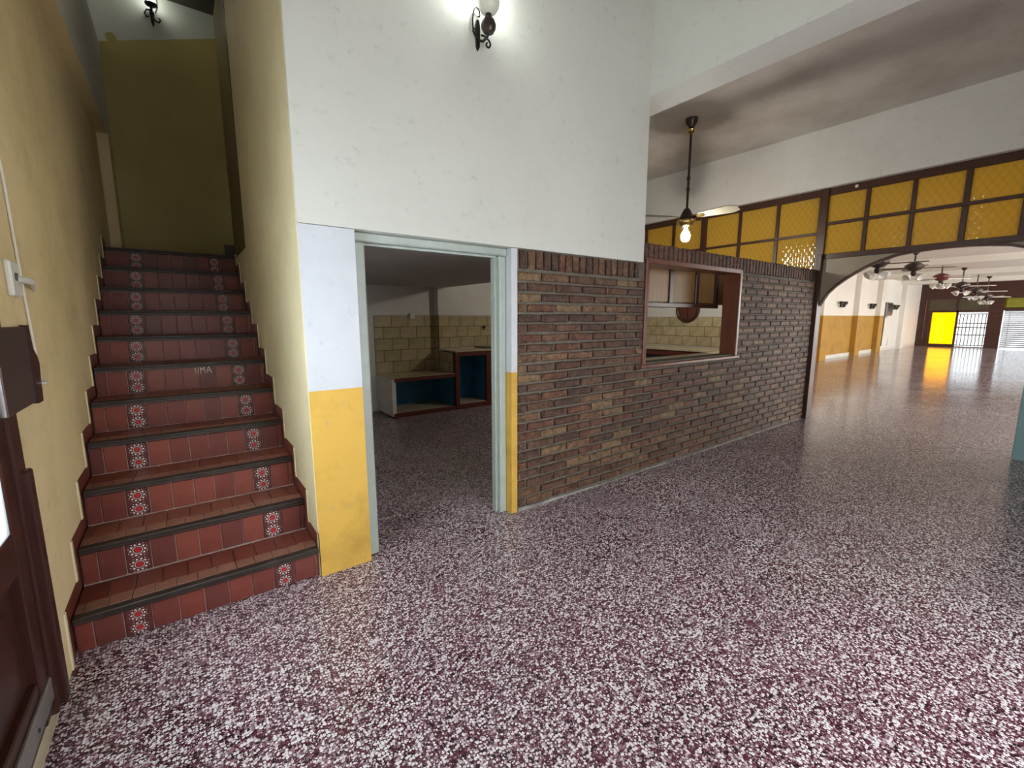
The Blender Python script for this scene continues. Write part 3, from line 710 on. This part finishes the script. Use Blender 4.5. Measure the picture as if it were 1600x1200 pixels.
kc(lb, 'inner_side', MB().box(3.375, 3.395, 3.60, 4.19, .06, .525), MT['cab_blue'])
kc(lb, 'bottom', MB().box(2.42, 3.395, 3.56, 4.19, .03, .055), MT['sill'])
kc(lb, 'plinth', MB().bbox(2.38, 3.395, 3.548, 3.57, 0.0, .065, .003), MT['cab_wood'])
tt = {}
for i in range(4):
    for j in range(3):
        kc(lb, 'top_tile', MB().bbox(2.365+i*.257, 2.365+(i+1)*.257-.004, 3.55+j*.22, 3.55+(j+1)*.22-.004, .568, .588, .002), MT['ktile'][(i+j) % 3])
tcb = thing('tall_counter', 'taller kitchen counter with red wood frame and blue inside', 'counter', (3.8, 3.85, 0))
kc(tcb, 'stile', MB().bbox(3.405, 3.475, 3.545, 3.60, .0, .915, .004), MT['cab_wood'])
kc(tcb, 'stile', MB().bbox(3.985, 4.09, 3.545, 3.60, .0, .915, .004), MT['cab_wood'])
kc(tcb, 'rail', MB().bbox(3.475, 3.985, 3.545, 3.60, .845, .915, .004), MT['cab_wood'])
kc(tcb, 'plinth', MB().bbox(3.405, 4.75, 3.54, 3.575, 0, .075, .003), MT['cab_wood'])
kc(tcb, 'back_panel', MB().box(3.405, 4.70, 4.0, 4.05, .05, .90), MT['cab_blue'])
kc(tcb, 'inner_side', MB().box(3.96, 3.99, 3.60, 4.0, .06, .90), MT['cab_blue']); kc(tcb, 'inner_side', MB().box(3.405, 3.43, 3.60, 4.0, .06, .90), MT['cab_blue'])
kc(tcb, 'bottom', MB().box(3.43, 4.70, 3.575, 4.0, .05, .085), MT['sill'])
kc(tcb, 'worktop', MB().bbox(3.402, 4.75, 3.535, 4.07, .915, .94, .004), MT['sill'])
kc(tcb, 'door', MB().bbox(4.09, 4.75, 3.55, 3.58, .08, .915, .004), MT['black'])
sk = thing('sink', 'black kitchen sink basin rim set on the tall counter', 'sink', (4.3, 3.85, .94))
MB().bbox(-.24, .24, -.2, .2, 0, .018, .006).build('rim', MT['black'], sk); MB().bbox(-.18, .18, -.15, .15, .006, .022, .004).build('basin', MT['grey'], sk)
ec = thing('end_counter', 'kitchen counter with pale top and dark base seen through the serving hatch', 'counter', (6.8, 1.9, 0))
kc(ec, 'base', MB().box(6.56, 7.09, .2, 3.5, 0, .88), MT['black'])
kc(ec, 'front_rail', MB().bbox(6.53, 6.57, .2, 3.5, .82, .905, .004), MT['cab_wood'])
kc(ec, 'worktop', MB().bbox(6.51, 7.09, .18, 3.5, .905, .945, .005), MT['sill'])
ph = thing('round_porthole', 'round dark wood porthole with vertical bar behind the serving hatch', 'porthole', (7.10, 1.885, 1.584))
MB().lathe([(.218, .0), (.218, -.04), (.19, -.05), (.172, -.04), (.172, 0)], n=32, axis='X').build('frame', MT['dark_wood'], ph, True)
MB().lathe([(.001, -.012), (.172, -.012), (.172, 0)], n=32, axis='X').build('disc', MT['frame_wood'], ph)
MB().bbox(-.03, -.01, -.008, .008, -.17, .17, .002).build('bar', MT['dark_wood'], ph)
sw = thing('kitchen_switch', 'white switch plate on the kitchen tiles', 'switch', (2.995, 4.21, 1.48))
MB().bbox(-.042, .042, -.022, 0, -.045, .045, .005).build('plate', MT['plastic'], sw); MB().bbox(-.014, .014, -.028, -.02, -.02, .02, .003).build('rocker', MT['cab_white'], sw)
fa = thing('wall_tap', 'small dark tap on the kitchen tiles above the counter', 'tap', (4.36, 4.21, 1.28))
MB().lathe([(.02, 0), (.02, -.012), (.011, -.015), (.011, -.06)], n=12, axis='Y').build('stem', MT['bronze'], fa, True)
MB().tube([(0, -.055, 0), (-.02, -.085, -.01), (-.06, -.10, -.035)], .010).build('spout', MT['bronze'], fa, True)
MB().tube([(-.03, -.05, .022), (.03, -.05, .022)], .007).tube([(0, -.05, 0), (0, -.05, .022)], .006).build('handle', MT['bronze'], fa, True)
fa2 = copy_tree(fa); fa2.location = (4.70, 4.21, 1.28); fa2['label'] = 'second small tap on the kitchen tiles, nearer the door jamb'; fa['label'] = 'small dark tap on the kitchen tiles, farther from the door jamb'
fa['group'] = fa2['group'] = 'taps over the kitchen counter'

# ------------------------------------------------------------------ left wall: entrance door, bracket, switch, cord
ed = thing('door_2', 'dark brown entrance door with glass pane and metal kick plate', 'door', (XL, -.75, 0), kind='structure')
def ec_(name, mb, mat, par=ed):
    o = mb.build(name, mat, par); o.location = -ed.location if par is ed else (0, 0, 0); return o
ec_('frame', MB().bbox(-.60, XL+.002, -.345, -.238, 0, 2.15, .006).bbox(-.60, XL+.004, -1.27, -1.21, 0, 2.15, .006).bbox(-.60, XL+.004, -1.27, -.285, 2.09, 2.15, .006), MT['darker_wood'])
ec_('casing', MB().bbox(-.52, XL+.018, -.29, -.235, 0, .92, .006), MT['darker_wood'])
ec_('stile', MB().bbox(-.555, -.500, -.435, -.345, .03, 2.08, .005), MT['darker_wood'])
ec_('stile', MB().bbox(-.555, -.505, -1.21, -1.09, .03, 2.08, .005), MT['darker_wood'])
ec_('rail', MB().bbox(-.555, -.500, -1.09, -.435, .62, .755, .005), MT['darker_wood'])
ec_('rail', MB().bbox(-.555, -.505, -1.09, -.435, .03, .21, .005), MT['darker_wood'])
ec_('rail', MB().bbox(-.555, -.505, -1.09, -.435, 1.95, 2.08, .005), MT['darker_wood'])
ec_('panel', MB().bbox(-.545, -.528, -1.09, -.435, .21, .62, .004).bbox(-.545, -.52, -1.02, -.53, .28, .55, .012), MT['darker_wood'])
ec_('pane', MB().box(-.512, -.507, -1.09, -.435, .755, 1.95), MT['dusty_glass'])
ec_('kick_plate', MB().bbox(-.506, -.494, -1.21, -.25, .075, .16, .003), MT['steel'])
ec_('screw', MB().lathe([(.007, 0), (.007, .004)], (-.4945, -.29, .14), 8, axis='X').lathe([(.007, 0), (.007, .004)], (-.4945, -.55, .11), 8, axis='X'), MT['black'])
tag(MB().box(-.75, -.490, -1.21, -.30, -.005, .008).build('threshold', MT['sill']), 'pale stone threshold strip under the entrance door', 'threshold')
bk = thing('lock_block', 'dark wooden block with rounded lip fixed to the tan wall', 'wood block', (XL, -.1, 1.27))
MB().bbox(-.01, .012, -.27, .085, -.145, .15, .004).build('block', MT['bracket_wood'], bk)
lip = [(0, .075), (0, .135), (.05, .135), (.062, .115), (.062, .095), (.05, .075)]
MB().prism([(.085, -.15), (.155, -.15), (.165, -.10), (.175, -.04), (.185, .0), (.170, .03), (.130, .06), (.110, .155), (.070, .155)], 'X', 0, .018).build('lip', MT['darker_wood'], bk)
MB().bbox(.012, .03, .17, .21, -.085, -.075, .002).build('metal_clip', MT['plastic'], bk)
swp = thing('wall_switch', 'white surface switch box with a loose taped wire on the tan wall', 'switch', (XL, -.05, 1.595))
MB().bbox(0, .02, -.06, .055, -.065, .065, .006).build('plate', MT['plastic'], swp)
MB().tube([(.02, 0, .0), (.035, .06, -.002), (.03, .15, .0), (.02, .21, -.012), (.012, .27, -.03)], .011, 8, 0, [1, 1.2, 1.3, .9, .4]).build('taped_wire', MT['plastic'], swp, True)
MB().tube([(.022, -.02, -.008), (.024, -.02, .02)], .005).build('slot', MT['black'], swp)
tag(MB().tube([(XL+.006, .03, 2.10), (XL+.006, .056, 1.99), (XL+.006, .085, 1.55), (XL+.007, .12, 1.20), (XL+.012, .122, 1.185)], .0045, 6).build('white_cord', MT['plastic'], None, True), 'thin white cord running down the tan wall to the wood block', 'cord')
tag(MB().tube([(XL+.005, 3.62, 2.1), (XL+.005, 3.62, 3.25)], .006, 6).build('wall_conduit', MT['cream'], None, True), 'thin painted conduit at the far end of the tan stair wall', 'conduit')

# ------------------------------------------------------------------ pale blue door at the right edge
bd = thing('blue_door', 'pale blue painted door standing at the right edge of the lobby', 'door', (6.71, -2.07, 0))
MB().bbox(0, .05, -.12, 0, 0, 2.1, .005).build('stile', MT['blue'], bd); MB().bbox(0, .05, -.9, -.78, 0, 2.1, .005).build('stile', MT['blue'], bd)
MB().bbox(0, .05, -.78, -.12, 0, .2, .005).bbox(0, .05, -.78, -.12, 1.0, 1.12, .005).bbox(0, .05, -.78, -.12, 1.98, 2.1, .005).build('rail', MT['blue'], bd)
MB().bbox(.015, .035, -.78, -.12, .2, 1.0, .003).build('panel', MT['blue'], bd); MB().bbox(.015, .035, -.78, -.12, 1.12, 1.98, .003).build('panel', MT['blue'], bd)

# ------------------------------------------------------------------ the far hall
HY = 3.25
struct('wall_hall_left', MB().box(7.3, 23.5, HY, HY+.15, 0, 3.05), MT['dado'], 'hall side wall with ochre dado below white paint', 'wall')
struct('wall_hall_left_end', MB().box(23.5, 30.0, HY, HY+.15, 0, 3.05), MT['hall_white'], 'white far stretch of the hall side wall', 'wall')
struct('ceiling_hall', MB().box(7.3, 30.2, -8.1, 3.4, 3.05, 3.2), MT['hall_white'], 'cream hall ceiling beyond the arch', 'ceiling')
struct('wall_hall_front', MB().box(7.30, 7.34, -8.1, -4.6, 0, 3.2), MT['hall_white'], 'white hall wall beside the arch', 'wall')
hr = MB().box(7.3, 30.2, -8.2, -8.05, 0, .55).box(7.3, 30.2, -8.2, -8.05, 2.85, 3.2)
for a, b_ in ((7.3, 9.5), (17.5, 20.0), (28.0, 30.2)): hr.box(a, b_, -8.2, -8.05, .55, 2.85)  # openings in this unseen wall are added to light the hall
struct('wall_hall_right', hr, MT['hall_white'], 'unseen hall wall on the right with wide window openings added to light the hall', 'wall')
for i, (xp, lab) in enumerate(((12.0, 'first'), (16.9, 'second'), (21.6, 'third'), (26.2, 'farthest'))):
    struct('trim_%d' % (i+3), MB().box(xp, xp+.5, -8.0, HY, 2.88, 3.05), MT['hall_white'], lab+' cream ceiling beam of the hall counted from the arch', 'beam')
for i, (xp, lab, mt_) in enumerate(((16.9, 'nearest', 'dado'), (20.3, 'second', 'dado'), (22.95, 'third', 'dado'), (26.5, 'farthest', 'hall_white'))):
    struct('trim_%d' % (i+7), MB().box(xp, xp+.55, HY-.17, HY, 0, 3.05), MT[mt_], lab+' pilaster along the hall side wall from the arch', 'pilaster')
for i, (a, b_) in enumerate(((17.45, 20.3), (20.85, 22.95), (23.5, 26.5), (27.05, 29.9))):
    struct('baseboard_%d' % (i+1), MB().bbox(a, b_, HY-.02, HY, 0, .13, .003), MT['plastic'], ['nearest', 'second', 'third', 'farthest'][i]+' white baseboard length along the hall side wall', 'baseboard')
# far wall in dark wood
FW = 30.0
wf = thing('wall_far', 'dark brown timber wall at the far end of the hall', 'wall', (FW, 0, 0), kind='structure')
def wc(name, mb, mat): 
    return mb.build(name, mat, wf)
for a, b_ in ((2.86, 3.26), (.36, .83), (-2.35, -2.0), (-8.1, -4.4)): wc('backing', MB().box(.10, .14, a, b_, 0, 2.32), MT['dark_wood'])
wc('header', MB().box(0, .12, -8.1, 3.26, 2.30, 3.05), MT['dark_wood'])
for a, b_ in ((2.86, 3.26), (.36, .83), (-2.35, -2.0), (-8.1, -4.4)):
    z = 0
    while z < 2.3:
        wc('plank', MB().bbox(-.012, .10, a, b_, z, min(2.3, z+.23)-.006, .004), MT['dark_wood']); z += .23
wc('mullion', MB().bbox(-.02, .10, 1.80, 1.885, 0, 2.3, .006), MT['dark_wood'])
wc('rail', MB().bbox(-.02, .10, .83, 2.86, 1.66, 1.76, .006), MT['dark_wood'])
wc('rail', MB().bbox(-.02, .10, -2.0, .36, 1.735, 1.86, .006), MT['dark_wood'])
wc('sill', MB().bbox(-.02, .10, 1.885, 2.86, 0, .14, .006), MT['dark_wood'])
wc('stile', MB().bbox(-.02, .10, 2.73, 2.86, .14, 1.66, .006), MT['dark_wood'])
wc('transom_pane', MB().box(.03, .04, .83, 1.80, 1.76, 2.3), MT['dark_glass']); wc('transom_pane', MB().box(.03, .04, 1.885, 2.86, 1.76, 2.3), MT['dark_glass'])
yp = tag(MB().box(FW+.03, FW+.04, 1.885, 2.73, .14, 1.66).build('window_2', MT['yellow_glass']), 'bright yellow glass pane at the far end of the hall', 'window', None, 'structure')
gd = thing('door_3', 'glazed far door with thin metal security bars', 'door', (FW, 1.31, 0), kind='structure')
MB().box(.03, .04, -.48, .49, .03, 1.66).build('pane', MT['clear_glass'], gd)
for i in range(8): MB().tube([(.08, -.43+i*.123, .06), (.08, -.43+i*.123, 1.60)], .021, 6).build('bar', MT['grey'], gd)
for z in (.10, .60, .95, 1.15, 1.58): MB().bbox(.07, .09, -.48, .49, z-.026, z+.026, .003).build('cross_bar', MT['grey'], gd)
MB().bbox(.0, .05, -.48, .49, 0, .05, .003).build('bottom_rail', MT['steel'], gd)
vb = thing('window_blind', 'pale slatted blind over the wide far window of the hall', 'blind', (FW+.03, -.8, 0))
sl = MB().bbox(0, .07, -1.16, 1.13, -.007, .007, .001).mesh('slat', MT['slat'])
for i in range(19):
    o = link('slat', sl, vb, (0, 0, .06+i*.09)); o.rotation_euler = (0, R(-60), 0)
for y in (-.95, 0, .95): MB().box(.02, .024, y-.01, y+.01, .03, 1.73).build('ladder_tape', MT['grey'], vb)
wc('pane', MB().box(.09, .10, -2.0, .36, 0, 1.74), MT['clear_glass'])
wc('upper_pane', MB().box(.09, .10, -2.0, .36, 1.86, 2.30), MT['olive_glass'])
vb2 = thing('upper_blind', 'short yellow green slatted blind above the pale blind', 'blind', (FW+.02, -.8, 1.86))
sl2 = MB().bbox(0, .04, -1.16, 1.10, -.004, .004, .001).mesh('slat', MT['yellow_slat'])
for i in range(8):
    o = link('slat', sl2, vb2, (0, 0, .03+i*.052)); o.rotation_euler = (0, R(-40), 0)
tag(MB().bbox(FW-.05, FW-.01, 2.98, 3.02, .35, 2.25, .006).build('wooden_pole', MT['frame_wood']), 'slim reddish pole standing against the far timber wall', 'pole')
# hall sconces, speaker, cable, outlet
def hall_sconce(x, lab):
    t = thing('hall_sconce', lab, 'wall lamp', (x, HY, 1.85), group='wall lamps along the hall')
    return t
hs = hall_sconce(18.866, 'double arm wall lamp nearest the arch on the hall wall')
MB().lathe([(.05, 0), (.05, -.02), (.02, -.03)], n=14, axis='Y').build('back_plate', MT['iron'], hs)
for s in (-1, 1):
    MB().tube([(0, -.03, 0), (s*.10, -.08, -.05), (s*.2, -.1, -.02), (s*.22, -.1, .03)], .016, 6).build('arm', MT['iron'], hs)
    MB().lathe([(.03, .03), (.06, .06), (.07, .12), (.06, .15)], (s*.22, -.1, -.0), 12).build('shade', MT['bronze'], hs)
MB().lathe([(.02, -.04), (.05, 0), (.06, .06), (.03, .1)], (0, -.12, 0), 12).build('shade', MT['bronze'], hs)
for x, lab in ((22.2, 'middle double arm wall lamp on the hall wall between pilasters'), (25.5, 'double arm wall lamp next to the hall speaker box')):
    c = copy_tree(hs); c.location = (x, HY, 1.83); c['label'] = lab
sp = thing('wall_cabinet', 'grey box hung on the hall wall with a dark cable below', 'box', (24.1, HY-.02, 1.78))
MB().bbox(-.42, .42, -.18, 0, -.28, .28, .02).build('box', MT['grey'], sp); MB().bbox(-.38, .38, -.20, -.17, -.24, .24, .02).build('cover', MT['bronze'], sp)
MB().tube([(-.42, -.12, -.28), (-.36, -.10, -.8), (-.40, -.10, -1.55)], .035, 6).build('cable', MT['black'], sp)
MB().bbox(.0, .3, -.12, 0, -.36, -.28, .01).build('socket_box', MT['plastic'], sp)
ob = thing('floor_outlet', 'small white outlet with a short wire low on the hall wall', 'outlet', (25.1, HY, .22))
MB().bbox(-.06, .06, -.03, 0, -.05, .05, .006).build('plate', MT['plastic'], ob); MB().tube([(0, -.02, .05), (.04, -.02, .15), (-.02, -.02, .28)], .01, 6).build('wire', MT['plastic'], ob)
# fans along the hall
def hall_fan(name, lab, loc, zc, motor, blade, rot, nb=4, ns=4):
    t = thing(name, lab, 'ceiling fan', loc, rot, 'ceiling fans along the hall')
    top = zc-loc[2]
    MB().lathe([(.018, .08), (.018, top)], n=10).build('rod', MT['bronze'], t, True)
    MB().lathe([(.03, top-.09), (.07, top-.05), (.08, top)], n=14).build('canopy', MT[motor], t, True)
    MB().lathe([(.05, -.10), (.12, -.08), (.19, -.01), (.19, .04), (.12, .09), (.04, .12)], n=20).build('motor', MT[motor], t, True)
    bm = blade_mesh(.16, .78, .11, .16, .012, 10).mesh('blade', MT[blade])
    for i in range(nb):
        o = link('blade', bm, t, (0, 0, -.03)); o.rotation_euler = (0, 0, 2*math.pi*i/nb)
    MB().lathe([(.03, -.22), (.06, -.18), (.05, -.10)], n=14).build('light_hub', MT['bronze'], t, True)
    sm = MB().lathe([(.025, 0), (.05, .03), (.075, .09), (.085, .13), (.08, .13), (.07, .09), (.045, .035), (.02, .005)], n=14).mesh('lamp_shade', MT['shade_glass'], True)
    for i in range(ns):
        a = 2*math.pi*i/ns+.6
        o = link('lamp_shade', sm, t, (.09*math.cos(a), .09*math.sin(a), -.19)); o.rotation_euler = (0, R(125), a)
    return t
HF = [((11.78, .5, 2.57), 'bronze', 'blade_brown', .2, 4, 'hall ceiling fan half hidden by the arch edge'),
      ((14.61, .5, 2.665), 'bronze', 'blade_brown', .45, 4, 'bronze hall ceiling fan with dark blades nearest the arch top'),
      ((17.66, .5, 2.575), 'fan_red', 'blade_pale', .9, 4, 'hall ceiling fan with dark red motor'),
      ((20.79, .5, 2.48), 'bronze', 'blade_pale', .3, 4, 'hall ceiling fan with pale blades behind the red fan'),
      ((23.5, .5, 2.39), 'bronze', 'blade_pale', 1.1, 5, 'second farthest hall ceiling fan with pale blades'),
      ((25.96, .5, 2.27), 'bronze', 'blade_pale', .7, 4, 'farthest hall ceiling fan near the timber wall')]
for loc, mo, bd_, rot, nb, lab in HF: hall_fan('hall_fan', lab, loc, 3.05, mo, bd_, rot, nb)
